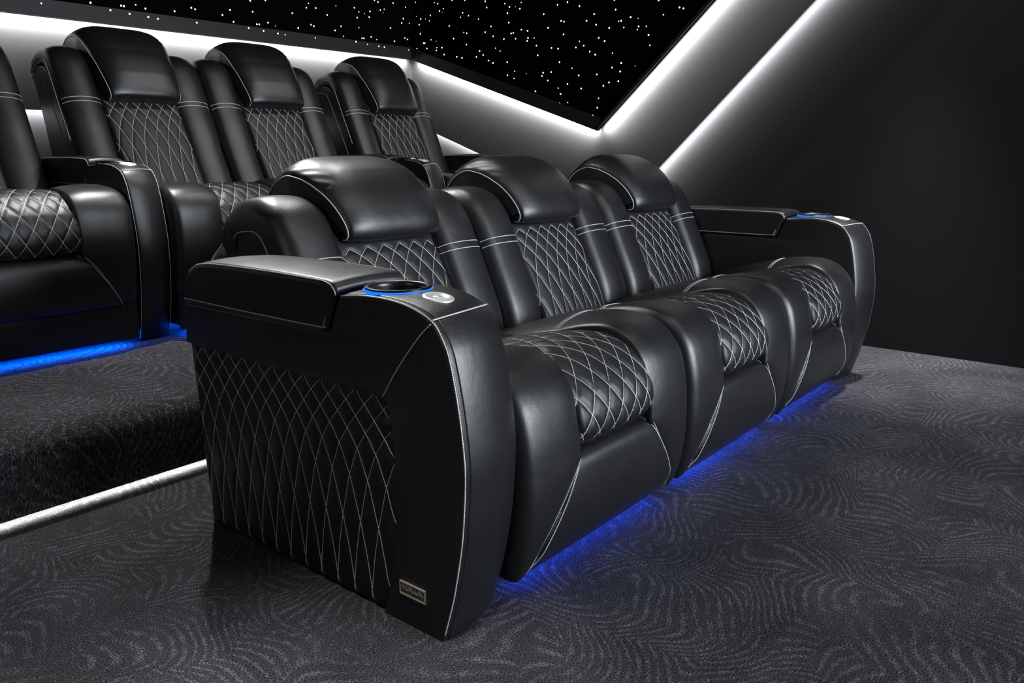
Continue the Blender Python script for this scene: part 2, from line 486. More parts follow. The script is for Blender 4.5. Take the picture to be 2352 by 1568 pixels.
def build_seat(root, kind):
    v = V[kind]; out = {}
    # side bolsters ------------------------------------------------------
    for side in (-1, 1):
        def inner(s, p, v=v):
            if p[1] < v['seamtop'] and p[0] < 1.3: return lerp_tab(v['seam'], p[1])-0.009
            if p[0] > 1.45: return 0.16
            return 0.160+0.008*min(1, max(0, (0.60-p[1])/0.2))
        if side == 1: xl, xr = inner, 0.393
        else: xl, xr = -0.393, (lambda s, p: -inner(s, p))
        st = Strip(v['bol'], xl, xr, puff=0.013, pw=2.8, roll=(0.034 if side < 0 else 0.006), roll_r=(0.006 if side < 0 else 0.034), endr=0.02)
        def dip(x, t, u, side=side, st=st):
            inn = (1-u*side)/2                     # 1 at the cushion, 0 at the outside
            return -0.026*inn**1.6*min(1, max(0, (0.50-t/st.T)/0.14))
        st.extra = dip
        mb = MB(); st.solid(mb, 26, 84, 0.09)
        # cross stitching on the seat top
        best = min(range(200), key=lambda i: abs(st.frame(i/300)[0][0]-v['stripe_y']))/300
        for d in (0, .009):
            st.cross(mb, best+d, -0.86*1 if side == 1 else -0.95, 0.86 if side == 1 else 0.95, r=0.0013)
        # stitching that follows the seam down the front
        s0 = st.s_at_z(v['seamtop']-0.004); 
        for k in (0.0095,):
            pts = []
            for i in range(40):
                s = s0+(0.985-s0)*i/39; l, r = st.edges(s); w = r-l
                if w < 0.006+k: break
                uu = -1+2*k/w if side == 1 else 1-2*k/w
                pts.append(st.at(uu, s, lift=0.0005))
            mb.tube(pts, 0.0013, 1)
        mb.build('seat_bolster', [M['leather'], M['thread']], root, shift=SH)
    # quilted cushion ----------------------------------------------------
    sp, ph = 0.0655, 0.5
    st = Strip(v['ins'], -0.180, 0.180, puff=0.013, pw=2.8, roll=0.017, endr=0.012)
    T1 = st.T-0.02
    g = lambda t: (st.T-t)*0.60
    st.extra = quilt_groove(sp, g, ph, 0.0042, 0.007, 0.02, T1+0.01)
    mb = MB(); st.solid(mb, 66, 170, 0.07)
    quilt_lines(st, mb, sp, g, st.T*0.32, T1, ph, r=0.00115, ulim=0.985)
    mb.build('seat_cushion', [M['quilt'], M['thread']], root, shift=SH)
    # footrest -----------------------------------------------------------
    def fx(s, p, v=v): return lerp_tab(v['seam'], p[1])
    st = Strip(v['foot'], lambda s, p: -fx(s, p), fx, puff=0.003, pw=4.0, roll=0.005, endr=0.02)
    mb = MB(); st.solid(mb, 40, 40, 0.035)
    for sg in (-1, 1):
        pts = []
        for i in range(40):
            s = 0.06+0.92*i/39; l, r = st.edges(s)
            pts.append(st.at(sg*(1-2*0.0050/(r-l)), s, lift=0.0007))
        mb.tube(pts, 0.0014, 1)
    mb.build('footrest', [M['leather'], M['thread']], root, shift=SH)
    # base and its glowing strip ----------------------------------------
    mb = MB(); profile_solid(mb, even(v['base']+[v['base'][0]], 80)[:-1], -0.384, 0.384, 0.006, 0.006)
    mb.build('base', [M['leather'] if kind == 'back' else M['plinth']], root, shift=SH, angle=35)
    y0, y1, z0, z1 = v['led']
    mb = MB(); mb.box(-0.335, 0.335, y0, y1, z0, z1)
    o = mb.build('light_strip', [M['blueled_strong' if kind == 'back' else 'blueled']], root, smooth=False, shift=SH); o['label'] = 'blue glowing light strip under the front edge'

def build_back(root, kind):
    v = V[kind]
    # shell behind the upholstery ---------------------------------------
    prof = resample_closed([(v['shell'][0], 26, True), (v['shell'][1], 10, True), (v['shell'][2], 30, True), ([v['shell'][2][-1], (1.86, .09), v['shell'][0][0]], 24, False)])
    mb = MB(); profile_solid(mb, prof, -0.390, 0.390, 0.014, 0.014)
    for pts in v['pipes']:
        for x in (-0.390, 0.390):
            mb.tube([(x*1.0015, p[0], p[1]) for p in cat(pts, 60)], 0.0014, 1)
    shell = mb.build('backrest', [M['leather'], M['thread']], root, shift=SH)
    # two padded side rolls ----------------------------------------------
    for side in (-1, 1):
        inn = lambda s, p: 0.196
        xl, xr = ((-0.393, -0.193) if side < 0 else (0.193, 0.393))
        st = Strip(v['bb'], xl, xr, puff=(0.018 if kind == 'front' else 0.030), pw=2.1, roll=v['broll'], endr=0.03)
        mb = MB(); st.solid(mb, 26, 80, v['bdep'])
        mb.tube([(side*0.3945,)+tuple(st.at(side, 0.04+0.62*k/60, depth=v['pdep']))[1:] for k in range(61)], 0.0015, 1)
        for z in v['bz']:
            st.cross(mb, st.s_at_z(z), -0.95, 0.95, r=0.0014)
        mb.build('back_bolster', [M['leather'], M['thread']], shell, shift=SH)
    # quilted middle ------------------------------------------------------
    sp = 0.064; ph = 0.5
    g = lambda t: lerp_tab(GB, max(0, t-v['bqt']))
    st = Strip(v['bq'], -0.203, 0.203, puff=0.012, pw=2.2, roll=0.02, endr=0.01)
    st.extra = quilt_groove(sp, g, ph, 0.0032, 0.007, v['bqt'], st.T-0.01)
    mb = MB(); st.solid(mb, 74, 110, 0.06)
    quilt_lines(st, mb, sp, g, v['bqt'], st.T-0.01, ph, r=0.00105, ulim=0.985)
    mb.build('quilted_panel', [M['quilt'], M['thread']], shell, shift=SH)
    # headrest --------------------------------------------------------------
    wid = lambda s: lerp_tab([(0,.222),(.35,.224),(.6,.208),(.85,.190),(1,.182)], s)
    st = Strip(v['hr'], lambda s, p: -wid(s), lambda s, p: wid(s), puff=lambda s: lerp_tab(v['hrb'], s), pw=4.5, roll=0.010, endr=0.024, bulge=True)
    st.extra = lambda x, t, u: -0.0022*math.exp(-((abs(u)-0.9)/0.09)**2)*(0.5+0.5*math.sin(t*130+abs(u)*40))*(1 if t < st.T*0.62 else 0)
    mb = MB(); st.solid(mb, 64, 76, 0.085)
    for u in (-1, 1):
        mb.tube([st.at(u, k/70, lift=0.0012) for k in range(71)], 0.0021, 1)
    mb.build('headrest', [M['leather'], M['thread']], root, shift=SH)

ARM_FRONT = [(1.088,0.0),(1.068,.065),(1.050,.132),(1.028,.248),(1.018,.36),(1.018,.43),(1.031,.53),(1.053,.629),(1.072,.672),(1.100,.704),(1.156,.724),(1.221,.733),(1.30,.733),(1.378,.725)]
ARM_STEP = [(1.383,.72),(1.405,.68),(1.420,.642)]
ARM_REAR = [(2.040,.61),(2.045,.53),(2.037,.40),(2.024,.25),(2.010,0.0)]

def lathe(mb, prof, c, mat=0, n=40, tilt=0.0):
    """ring profile [(radius, height)] closed around a vertical axis at c, tilted about x"""
    rows = []
    for k in range(n):
        a = 2*PI*k/n; row = []
        for r, h in prof:
            x, y, z = r*math.cos(a), r*math.sin(a), h
            row.append((c[0]+x, c[1]+y*math.cos(tilt)-z*math.sin(tilt), c[2]+y*math.sin(tilt)+z*math.cos(tilt)))
        rows.append(row)
    b0 = len(mb.v); m = len(prof)
    for r in rows: mb.v.extend(r)
    for k in range(n):
        for i in range(m):
            a, b = b0+k*m+i, b0+k*m+(i+1) % m
            c2, d = b0+((k+1) % n)*m+(i+1) % m, b0+((k+1) % n)*m+i
            mb.f.append((a, b, c2, d)); mb.m.append(mat)

def flipx(o):
    o.data.transform(Matrix.Scale(-1, 4, (1, 0, 0))); o.data.flip_normals()

def build_arm(root, xa, xb, mirror=False, fancy=True, glow=True, plate=False):
    rims = ((xa+0.0030, 1),) if plate else ((xa+0.0030, 1), (xb-0.0045, 1))
    made = []
    def warp(x, y, z):
        t = min(1, max(0, (x-xa)/(xb-xa)))
        w = min(1, max(0, (1.36-y)/0.25))
        c = 0.010*(1-(2*t-1)**2)
        return y+w*(0.030*t*t)-w*c, z+(0.006*(1-(2*t-1)**2) if z > 0.69 else 0)
    top = (ARM_FRONT, 64, True)
    outline = resample_closed([top, (ARM_STEP, 8, False), ([(1.43,.638),(2.028,.634)], 26, False), (ARM_REAR, 26, True), ([(2.0,0),(1.10,0)], 36, False)])
    body = MB()
    side = 0.014 if fancy else 0.0
    profile_solid(body, outline, xa+side, xb, 0.004 if fancy else 0.012, 0.012, warp=warp, foot=True)
    # hollow for the cup
    cx, cyy = xa+(xb-xa)*0.45, 1.290
    tmp = body.build('tmp_body', [M['leather']])
    cut = MB(); cut.loops([[(cx+0.061*math.cos(2*PI*k/40), cyy+0.061*math.sin(2*PI*k/40), z) for k in range(40)] for z in (0.645, 0.80)])
    cutter = cut.build('tmp_cut', [M['cup']])
    md = tmp.modifiers.new('b', 'BOOLEAN'); md.operation = 'DIFFERENCE'; md.object = cutter; md.solver = 'EXACT'
    dg = bpy.context.evaluated_depsgraph_get(); dg.update()
    me = bpy.data.meshes.new_from_object(tmp.evaluated_get(dg))
    body = MB()
    bm = bmesh.new(); bm.from_mesh(me)
    mark = bm.faces.layers.int.new('cap')
    bm.normal_update()
    for f in bm.faces:
        if abs(f.normal.x) > 0.9999: f[mark] = 1
    big = [f for f in bm.faces if len(f.verts) > 8]
    for f in big: f[mark] = 1
    res = bmesh.ops.triangulate(bm, faces=big, quad_method='BEAUTY', ngon_method='EAR_CLIP')
    for f in res['faces']: f[mark] = 1
    bm.verts.index_update()
    body.v = [tuple(p.co) for p in bm.verts]
    for f in bm.faces:
        if f[mark]: body.flat.add(len(body.f))
        body.f.append(tuple(p.index for p in f.verts)); body.m.append(0)
    bm.free()
    for t in (tmp, cutter):
        d = t.data; bpy.data.objects.remove(t); bpy.data.meshes.remove(d)
    bpy.data.meshes.remove(me)
    if fancy:
        cov = resample_closed([top, (ARM_STEP, 8, False), ([(1.43,.638),(2.028,.634)], 26, False), ([(2.041,.61),(2.046,.53)], 5, False),
                               ([(2.046,.519),(1.268,.518)], 24, False), ([(1.258,.516),(1.246,.511),(1.237,.497),(1.225,.39),(1.221,.346),(1.233,.192),(1.272,0.0)], 34, True), ([(1.265,0),(1.10,0)], 10, False)])
        profile_solid(body, cov, xa, xa+0.0165, 0.008, 0.0, foot=True, warp=lambda x, y, z: warp(xa+0.002, y, z))
    # stitched rims, front edge cross seam, slanting side seam
    q = cat(ARM_FRONT, 130)
    ctr = Vector((1.5, 0.35))
    for x, sgn in rims:
        rim = []
        for p in q[2:]:
            y, z = warp(x, p[0], p[1]); d = (ctr-Vector((y, z))).normalized()
            rim.append((x, y+d[0]*0.0022, z+d[1]*0.0022))
        body.tube(rim, 0.0015, 1)
    cr = []
    for k in range(20):
        x = xa+0.003+(xb-xa-0.008)*k/19
        y, z = warp(x, 1.100, 0.7045); cr.append((x, y-0.0006, z+0.0012))
    body.tube(cr, 0.0015, 1)
    if fancy:
        body.tube([(xa-0.0006, p[0], p[1]) for p in cat([(1.102,.698),(1.141,.661),(1.206,.584),(1.25,.521)], 30)], 0.0014, 1)
    arm = body.build('armrest', [M['leather'], M['thread']], root, shift=SH)
    made.append(arm)
    # lift-up pad ---------------------------------------------------------
    po = resample_closed([([(1.4265,.636),(1.404,.69),(1.389,.726)], 8, False), ([(1.387,.734),(1.394,.746),(1.408,.752),(1.43,.7545)], 10, True), ([(1.45,.755),(1.63,.7565),(1.85,.7535),(1.934,.747)], 24, True), ([(1.965,.738),(2.000,.718),(2.024,.69),(2.036,.636)], 14, True), ([(2.025,.632),(1.44,.632)], 24, False)])
    px0, px1 = (xa-0.005, xb+0.005) if fancy else (xa-0.001, xb+0.001)
    pw = lambda x, y, z: (y, z+(0.007*(1-(2*(x-px0)/(px1-px0)-1)**2) if z > 0.72 else 0))
    mb = MB(); profile_solid(mb, po, px0, px1, 0.013, 0.013, warp=pw, steps=7)
    for x in (px0+0.0026, px1-0.0026):
        rim = [(x, p[0], p[1]-0.0020) for p in cat([(1.990,.725),(1.960,.740),(1.934,.747),(1.85,.7535),(1.63,.7565),(1.45,.755),(1.425,.7535),(1.405,.748),(1.393,.738),(1.389,.726)], 90)]
        mb.tube(rim, 0.0015, 1)
    for x in (px0-0.0003, px1+0.0003):
        mb.tube([(x+(0.006 if x < 0 and x == px0-0.0003 else 0)*0, p[0], p[1]) for p in cat([(2.022,.6465),(1.735,.6455),(1.45,.647),(1.434,.652),(1.424,.672)], 60)], 0.0013, 1)
    made.append(mb.build('armrest_pad', [M['leather'], M['thread']], arm, shift=SH))
    # cup holder ------------------------------------------------------------
    zc = 0.7365
    mb = MB()
    lathe(mb, [(0.0605,-0.084),(0.0605,0.002),(0.0625,0.0065),(0.066,0.0085),(0.070,0.0080),(0.0735,0.0060),(0.0735,0.0),(0.058,-0.001),(0.057,-0.082),(0.0005,-0.083),(0.0005,-0.0845)], (cx, cyy, zc), 0)
    lathe(mb, [(0.0705,0.0066),(0.0720,0.0084),(0.0738,0.0072),(0.0738,0.0052)], (cx, cyy, zc), 1)
    made.append(mb.build('cup_holder', [M['cup'], M['cupring']], arm, shift=SH))
    mb = MB(); lathe(mb, [(0.0715,-0.006),(0.0715,0.0035),(0.0748,0.0040),(0.0765,0.0022),(0.0768,-0.006)], (cx, cyy, zc), 0)
    o = mb.build('light_ring', [M['blueglow'] if glow else M['cupring']], arm, shift=SH); made.append(o)
    if glow: o['label'] = 'blue glowing ring round the cup holder'
    mb = MB()
    bx, by = xa+(xb-xa)*0.44, 1.168
    lathe(mb, [(0.0002,-0.004),(0.034,-0.004),(0.0345,0.001),(0.033,0.0035),(0.028,0.0045),(0.021,0.0042),(0.0195,0.0028),(0.011,0.0026),(0.0095,0.0042),(0.0002,0.0044)], (bx, by, 0.7305), 0, tilt=0.16)
    o = mb.build('control_button', [M['chrome']], arm, shift=SH); o['label'] = 'round silver control button'; made.append(o)
    if fancy:
        # quilted side panel ---------------------------------------------
        ye = [(0.0,1.274),(.10,1.248),(.192,1.234),(.346,1.222),(.39,1.226),(.497,1.238),(.52,1.242)]
        yr = [(0,2.008),(.258,2.021),(.52,2.032)]
        G = [(0,0),(.036,.037),(.069,.068),(.104,.099),(.147,.1285),(.218,.159),(.329,.190),(.407,.207),(.518,.224)]
        gg = lambda z: lerp_tab(G, 0.518-z)
        spq = 0.0625
        def surf(a, z, lift=0.0):
            y0, y1 = lerp_tab(yr, z), lerp_tab(ye, z)
            y = y0+(y1-y0)*a
            gt = gg(z); dg = (gg(z-0.004)-gg(z+0.004))/0.008
            c = spq/math.sqrt(1+dg*dg)
            da = (y-1.728-gt)/spq; db = (y-1.728+gt)/spq
            d = min(abs(da-round(da)), abs(db-round(db)))*c
            x = xa+0.0085-0.0045*(1-math.exp(-(d/0.010)**2))
            ed = min(min(a, 1-a)*abs(y1-y0), min(z-0.004, 0.520-z))
            if ed < 0.02: x += 0.007*(1-max(ed, 0)/0.02)**2
            return (x-lift, y, z)
        nu, nv = 150, 96
        f = [[surf(i/(nu-1), 0.006+(0.519-0.006)*j/(nv-1)) for i in range(nu)] for j in range(nv)]
        b = [[(xa+0.03, p[1], p[2]) for p in row] for row in f]
        mb = MB(); mb.grid_solid(f, b)
        for sgn in (1, -1):
            for k in range(-14, 16):
                y0 = 1.728+k*spq; seg = []
                for i in range(64):
                    z = 0.514-(0.506)*i/63
                    y = y0+sgn*gg(z); A, B = lerp_tab(yr, z), lerp_tab(ye, z)
                    a = (y-A)/(B-A)
                    if 0.004 < a < 0.996: seg.append(surf(a, z, 0.0006))
                    else:
                        if len(seg) > 1: mb.tube(seg, 0.00105, 1, 4)
                        seg = []
                if len(seg) > 1: mb.tube(seg, 0.00105, 1, 4)
        made.append(mb.build('quilted_panel', [M['quilt'], M['thread']], arm, shift=SH))
    if plate:
        mb = MB(); x0 = xa-0.0022
        mb.box(x0, xa+0.002, 1.1375, 1.2145, 0.0735, 0.1025, 0)
        for a, b, c, d in ((1.1360,1.2160,0.1005,0.1040),(1.1360,1.2160,0.0720,0.0755),(1.1360,1.1390,0.0755,0.1005),(1.2130,1.2160,0.0755,0.1005)):
            mb.box(xa-0.0036, xa+0.001, a, b, c, d, 1)
        cu = bpy.data.curves.new('letters', 'FONT'); cu.body = 'VORLUX'; cu.size = 0.0168; cu.extrude = 0.0005; cu.align_x = 'CENTER'; cu.align_y = 'CENTER'
        ob = bpy.data.objects.new('letters', cu); COL.objects.link(ob)
        dg = bpy.context.evaluated_depsgraph_get(); dg.update()
        me = bpy.data.meshes.new_from_object(ob.evaluated_get(dg))
        xs = [p.co.x for p in me.vertices]; half = (max(xs)-min(xs))/2; mid = (max(xs)+min(xs))/2
        b0 = len(mb.v)
        for p in me.vertices:
            mb.v.append((x0-0.0004-p.co.z, 1.176-(p.co.x-mid)*0.0315/half, 0.0905+p.co.y))
        for p in me.polygons:
            mb.f.append(tuple(b0+i for i in p.vertices)); mb.m.append(1)
        bpy.data.objects.remove(ob); bpy.data.curves.remove(cu); bpy.data.meshes.remove(me)
        o = mb.build('nameplate', [M['plate'], M['platerim']], arm, smooth=False, shift=SH)
        o['label'] = 'small bronze nameplate'; made.append(o)
    if mirror:
        for o in made: flipx(o)
    return arm

def new_root(loc, scale=(1,1,1)):
    o = bpy.data.objects.new('theater_recliner', None); COL.objects.link(o)
    o.location = loc; o.scale = scale; o.empty_display_size = 0.2
    return o

def copy_kids(src, dst, skip=()):
    for ch in list(src.children):
        if ch.name.split('.')[0] in skip: continue
        c = ch.copy(); COL.objects.link(c); c.parent = dst
        for g in ch.children:
            d = g.copy(); COL.objects.link(d); d.parent = c

# ------------------------------------------------------------------ front row
FX = [1.700, 2.497, 3.294]
PITCH = FX[1]-FX[0]
G1 = 'black recliners of the front row'
first = new_root((FX[0], OY, 0))
build_seat(first, 'front'); build_back(first, 'front')
mid = new_root((FX[1], OY, 0)); copy_kids(first, mid)
far = new_root((FX[2], OY, 0)); copy_kids(first, far)
build_arm(first, -0.600, -0.397, plate=True)
build_arm(far, -0.600, -0.397, mirror=True)
tag(first, 'front row recliner with the diamond quilted side panel, small nameplate and nearest cup holder', 'recliner', G1)
tag(mid, 'armless middle recliner of the front row, between two others', 'recliner', G1)
tag(far, 'front row recliner at the far end beside the dark wall, with right armrest', 'recliner', G1)

# ------------------------------------------------------------------ raised back row
RH = 0.245
BY = 2.259+OY*0.975
BS = (0.975, 0.975, 1.0)
BX = [1.190, 2.120, 2.897, 3.833]
G2 = 'black recliners on the carpeted riser'
r1 = new_root((BX[1], BY, RH), BS)
build_seat(r1, 'back'); build_back(r1, 'back')
r0 = new_root((BX[0], BY, RH), BS); copy_kids(r1, r0)
r2 = new_root((BX[2], BY, RH), BS); copy_kids(r1, r2)
r3 = new_root((BX[3], BY, RH), BS); copy_kids(r1, r3)
a1 = build_arm(r1, -0.553, -0.398, fancy=False, glow=False)
def copy_arm(src, dst, dx=0.0):
    c = src.copy(); COL.objects.link(c); c.parent = dst; c.location.x += dx
    for g in src.children:
        d = g.copy(); COL.objects.link(d); d.parent = c
copy_arm(a1, r3)
copy_arm(a1, r3, 0.951)
tag(r0, 'back row recliner cut off at the left edge of the photo', 'recliner', G2)
tag(r1, 'back row recliner with its armrest in full view beside a gap of lit wall', 'recliner', G2)
tag(r2, 'back row recliner right behind the nearest front row headrest', 'recliner', G2)
tag(r3, 'back row recliner beside the corner of the glowing walls, furthest right of its row', 'recliner', G2)
STARS_BACK=[(1.845,1.743),(2.093,1.779),(2.187,1.753),(2.253,1.785),(2.268,1.784),(2.289,1.747),(2.334,1.8),(2.387,1.787),(2.392,1.743),(2.446,1.74),(2.556,1.794),(2.66,1.825),(2.683,1.82),(2.679,1.746),(2.856,1.81),(2.909,1.844),(2.927,1.78),(3.02,1.754),(3.064,1.853),(3.052,1.914),(3.16,1.93),(3.087,1.784),(3.104,1.785),(3.124,1.748),(3.168,1.802),(3.221,1.789,0.6),(3.227,1.744),(3.281,1.742),(3.354,1.88),(3.393,1.795),(3.465,1.926),(3.484,1.955),(3.54,1.933),(3.495,1.826),(3.517,1.82),(3.514,1.747),(3.631,1.902),(3.691,1.812),(3.707,1.967,0.7),(4.049,2.047),(4.081,2.04),(4.224,2.052),(3.865,1.976),(3.904,1.954),(3.954,1.949,0.55),(4.004,1.969),(4.1,1.989),(4.137,2),(4.126,1.977,0.55),(4.344,2.039),(3.887,1.915),(3.995,1.931),(4.319,1.959),(4.302,1.927),(4.376,1.934),(3.743,1.844),(3.898,1.852),(4.19,1.881),(3.76,1.782),(3.923,1.786),(3.94,1.787),(4.006,1.803),(4.057,1.79,0.7),(3.857,1.756),(3.959,1.748),(4.063,1.745),(4.115,1.744),(4.226,1.796),(4.329,1.827),(4.354,1.821),(4.35,1.746)]
STARS_RIGHT=[(4.472,2.072),(4.284,2.05),(4.25,2.04),(4.111,2.047),(3.992,2.035),(3.806,2.008),(3.635,1.975),(3.595,1.951),(4.464,1.977,0.65),(4.423,1.954),(4.375,1.95,0.5),(4.325,1.969),(4.334,1.934),(4.233,1.99),(4.196,2),(4.208,1.979,0.5),(4.013,1.956),(4.033,1.928),(3.959,1.932),(3.793,1.967),(3.868,1.901),(3.612,1.914),(3.601,1.854),(4.44,1.917),(4.431,1.854),(4.142,1.882),(4.005,1.827),(3.978,1.82),(4.102,1.795),(3.982,1.746),(3.756,1.844),(3.808,1.812),(3.738,1.78),(3.643,1.755),(3.581,1.785),(3.563,1.787),(4.47,1.756),(4.399,1.788),(4.387,1.787),(4.323,1.805),(4.273,1.791,0.5),(4.367,1.749),(4.266,1.747),(4.273,1.729),(4.217,1.743),(4.197,1.695),(4.182,1.635),(4.074,1.671),(4.024,1.661),(3.86,1.695),(3.828,1.666),(3.89,1.658),(3.78,1.627),(3.74,1.609),(3.717,1.703),(3.676,1.682),(3.615,1.607),(4.011,1.581,0.5),(3.912,1.538),(3.613,1.523),(3.723,1.488),(3.496,1.967),(3.545,1.947,0.5),(3.507,1.931),(3.312,1.878),(3.204,1.923),(3.127,1.93),(3.037,1.898),(2.926,1.841),(2.981,1.808),(2.91,1.778),(3.175,1.825),(3.152,1.818),(3.276,1.793),(3.154,1.743),(3.494,1.801),(3.443,1.789),(3.543,1.749),(3.439,1.745),(3.446,1.728),(3.388,1.741),(3.369,1.692),(3.247,1.669),(3.195,1.661),(3.358,1.632),(3.058,1.658),(3.032,1.692),(2.999,1.664),(2.953,1.626),(2.912,1.605),(2.889,1.701),(3.183,1.579),(3.085,1.536),(3.551,1.545),(3.556,1.499),(3.452,1.524,0.5),(3.313,1.522,1.2),(3.322,1.502),(3.248,1.522),(3.275,1.472),(3.033,1.49),(2.897,1.488),(3.118,1.443),(3.012,1.41),(3.191,1.421),(3.171,1.384),(3.375,1.409),(3.443,1.388,0.5),(3.179,1.326),(3.114,1.329),(2.88,1.346),(2.888,1.29),(2.921,1.243),(3.565,1.443,0.8),(2.773,1.851),(2.667,1.798),(2.75,1.783),(2.732,1.784),(2.616,1.787,0.6),(2.815,1.752),(2.712,1.745),(2.611,1.742),(2.619,1.725),(2.559,1.738),(2.542,1.689),(2.53,1.631),(2.846,1.679),(2.787,1.605),(2.723,1.544),(2.787,1.522),(2.729,1.496),(2.807,1.437),(2.74,1.44),(2.847,1.419),(2.626,1.522,0.5),(2.484,1.872),(2.449,1.791),(2.348,1.82),(2.323,1.812),(2.784,1.905)]
# ------------------------------------------------------------------ room
XW, YW = 4.50, 4.645          # wall faces
XB, YB = 4.45, 4.593          # faces of the panels that stand off the walls
XS, YS = 4.39, 4.53           # faces of the star cladding above them
ZC = 2.75
X0, Y0 = -2.6, -3.4

def slab(name, x0, x1, y0, y1, z0, z1, mat, kind='structure'):
    mb = MB(); mb.box(x0, x1, y0, y1, z0, z1)
    return tag(mb.build(name, [mat], smooth=False), kind=kind)

def fine_plane(name, x0, x1, y0, y1, z, t, mat):
    return slab(name, x0, x1, y0, y1, z-t, z, mat)

fine_plane('floor', X0, XW, Y0, YW, 0.0, 0.1, M['carpet'])
slab('wall_left', X0-0.1, X0, Y0, YW, 0, ZC, M['wall'])
slab('wall_front', X0-0.1, XW+0.1, Y0-0.1, Y0, 0, ZC, M['wall'])
slab('wall_right', XW, XW+0.1, Y0, YW+0.1, 0, ZC, M['wall'])
slab('wall_back', X0-0.1, XW, YW, YW+0.1, 0, ZC, M['wall'])
slab('ceiling', X0-0.1, XW+0.1, Y0-0.1, YW+0.1, ZC, ZC+0.1, M['starcloth'])

# riser with a rounded carpeted nose, held a finger above the lower floor
mb = MB()
RY = 2.415
nose = [(RY, 0.018), (RY, 0.165)] + [(RY+0.08*(1-math.cos(a)), 0.165+0.08*math.sin(a)) for a in [PI/2*k/10 for k in range(1, 11)]]
prof = nose + [(YW, 0.245), (YW, 0.0), (RY+0.05, 0.0), (RY+0.05, 0.036), (RY+0.008, 0.036), (RY+0.008, 0.018)]
mb.loops([[(x, p[0], p[1]) for p in prof] for x in (X0, XW)])
ro = mb.build('riser_platform', [M['carpet'], M['pile']])
for p in ro.data.polygons:
    if abs(p.normal.y) > 0.75: p.material_index = 1
tag(ro, kind='structure')

def extr_x(name, poly, x0, x1, mat):      # poly in (y, z)
    mb = MB(); mb.loops([[(x0, y, z) for y, z in poly], [(x1, y, z) for y, z in poly]])
    return tag(mb.build(name, [mat], smooth=False), kind='structure')

# zigzag edges, (depth, height) on the right-hand wall
def ext(a, b, z):                          # continue a->b up to height z
    t = (z-a[1])/(b[1]-a[1]); return (a[0]+(b[0]-a[0])*t, z)
S0, S1, S2 = (YS, 1.683), (2.884, 1.1515), (2.1385, 1.8367)
S3 = ext(S1, S2, ZC)
P0, P1, P2 = (YB, 1.235), (2.790, 0.622), (1.606, 1.787)
P3 = ext(P1, P2, ZC)

# star cladding
extr_x('wall_star_cladding_right', [S0, S1, S3, (YS, ZC)], XS, XS+0.018, M['starcloth'])
slab('wall_star_cladding_back', X0, XS+0.018, YS, YS+0.018, 1.683, ZC, M['starcloth'])
# panels under the cladding
extr_x('wall_panel_right', [P0, P1, P3, (YB, ZC)], XB, XB+0.014, M['band'])
slab('wall_panel_back', X0, XB, YB, YB+0.014, 1.235, ZC, M['band'])

def offs(a, b, d):                         # perpendicular shift upwards of a 2-D edge
    v = Vector((b[0]-a[0], b[1]-a[1])).normalized(); n = Vector((-v[1], v[0]))
    if n[1] < 0: n = -n
    return n*d
def edge_strip(a, b, d0, d1, x0, x1, cutend=0.0):
    """bar along edge a-b on the right wall, from d0 to d1 above the edge, between two depths"""
    n0, n1 = offs(a, b, d0), offs(a, b, d1)
    tt = (Vector((b[0]-a[0], b[1]-a[1])).normalized())*cutend; a = (a[0]+tt[0], a[1]+tt[1]); b = (b[0]-tt[0], b[1]-tt[1])
    poly = [(a[0]+n0[0], a[1]+n0[1]), (b[0]+n0[0], b[1]+n0[1]), (b[0]+n1[0], b[1]+n1[1]), (a[0]+n1[0], a[1]+n1[1])]
    mb = MB(); mb.loops([[(x0, y, z) for y, z in poly], [(x1, y, z) for y, z in poly]])
    return mb
# dark edge trims
tag(edge_strip(S0, S1, 0.0, 0.078, XS-0.012, XS-0.001).build('trim_2', [M['trim']], smooth=False), kind='structure')
tag(edge_strip(S1, S3, 0.0, 0.020, XS-0.012, XS-0.001).build('trim_3', [M['trim']], smooth=False), kind='structure')
slab('trim_1', X0, XS-0.012, YS-0.012, YS-0.001, 1.683, 1.765, M['trim'])

# light strips hidden behind the edges
def led(mb, label):
    return tag(mb.build('light_strip', [M['white_led']], smooth=False), label, 'light strip', 'white light strips of the zigzag wall')
def ledbox(*a):
    mb = MB(); mb.box(*a); return mb
g = (XS+0.022, XS+0.040)
led(ledbox(X0, XS+0.02, YS+0.022, YS+0.040, 1.722, 1.730), 'long level white light strip under the star wall behind the back row')
led(edge_strip(S0, S1, 0.038, 0.046, *g, cutend=0.030), 'white light strip sloping down from the back corner under the stars')
led(edge_strip(S1, S3, 0.038, 0.046, *g, cutend=0.030), 'upper white light strip climbing steeply along the edge of the stars')
h = (XB+0.018, XB+0.036)
led(ledbox(X0, XB+0.012, YB+0.018, YB+0.036, 1.262, 1.269), 'lower level white light strip, seen in the gap between back row seats')
led(edge_strip(P0, P1, 0.026, 0.033, *h, cutend=0.016), 'lower sloping white light strip beside the last back row seat')
led(edge_strip(P1, P3, 0.026, 0.033, *h, cutend=0.016), 'lower white light strip climbing steeply over the bare dark wall')
mb = MB(); mb.box(X0+0.02, XW-0.02, RY+0.012, RY+0.032, 0.026, 0.034)
tag(mb.build('light_strip', [M['riser_led']], smooth=False), 'white light strip along the foot of the carpeted riser', 'light strip')

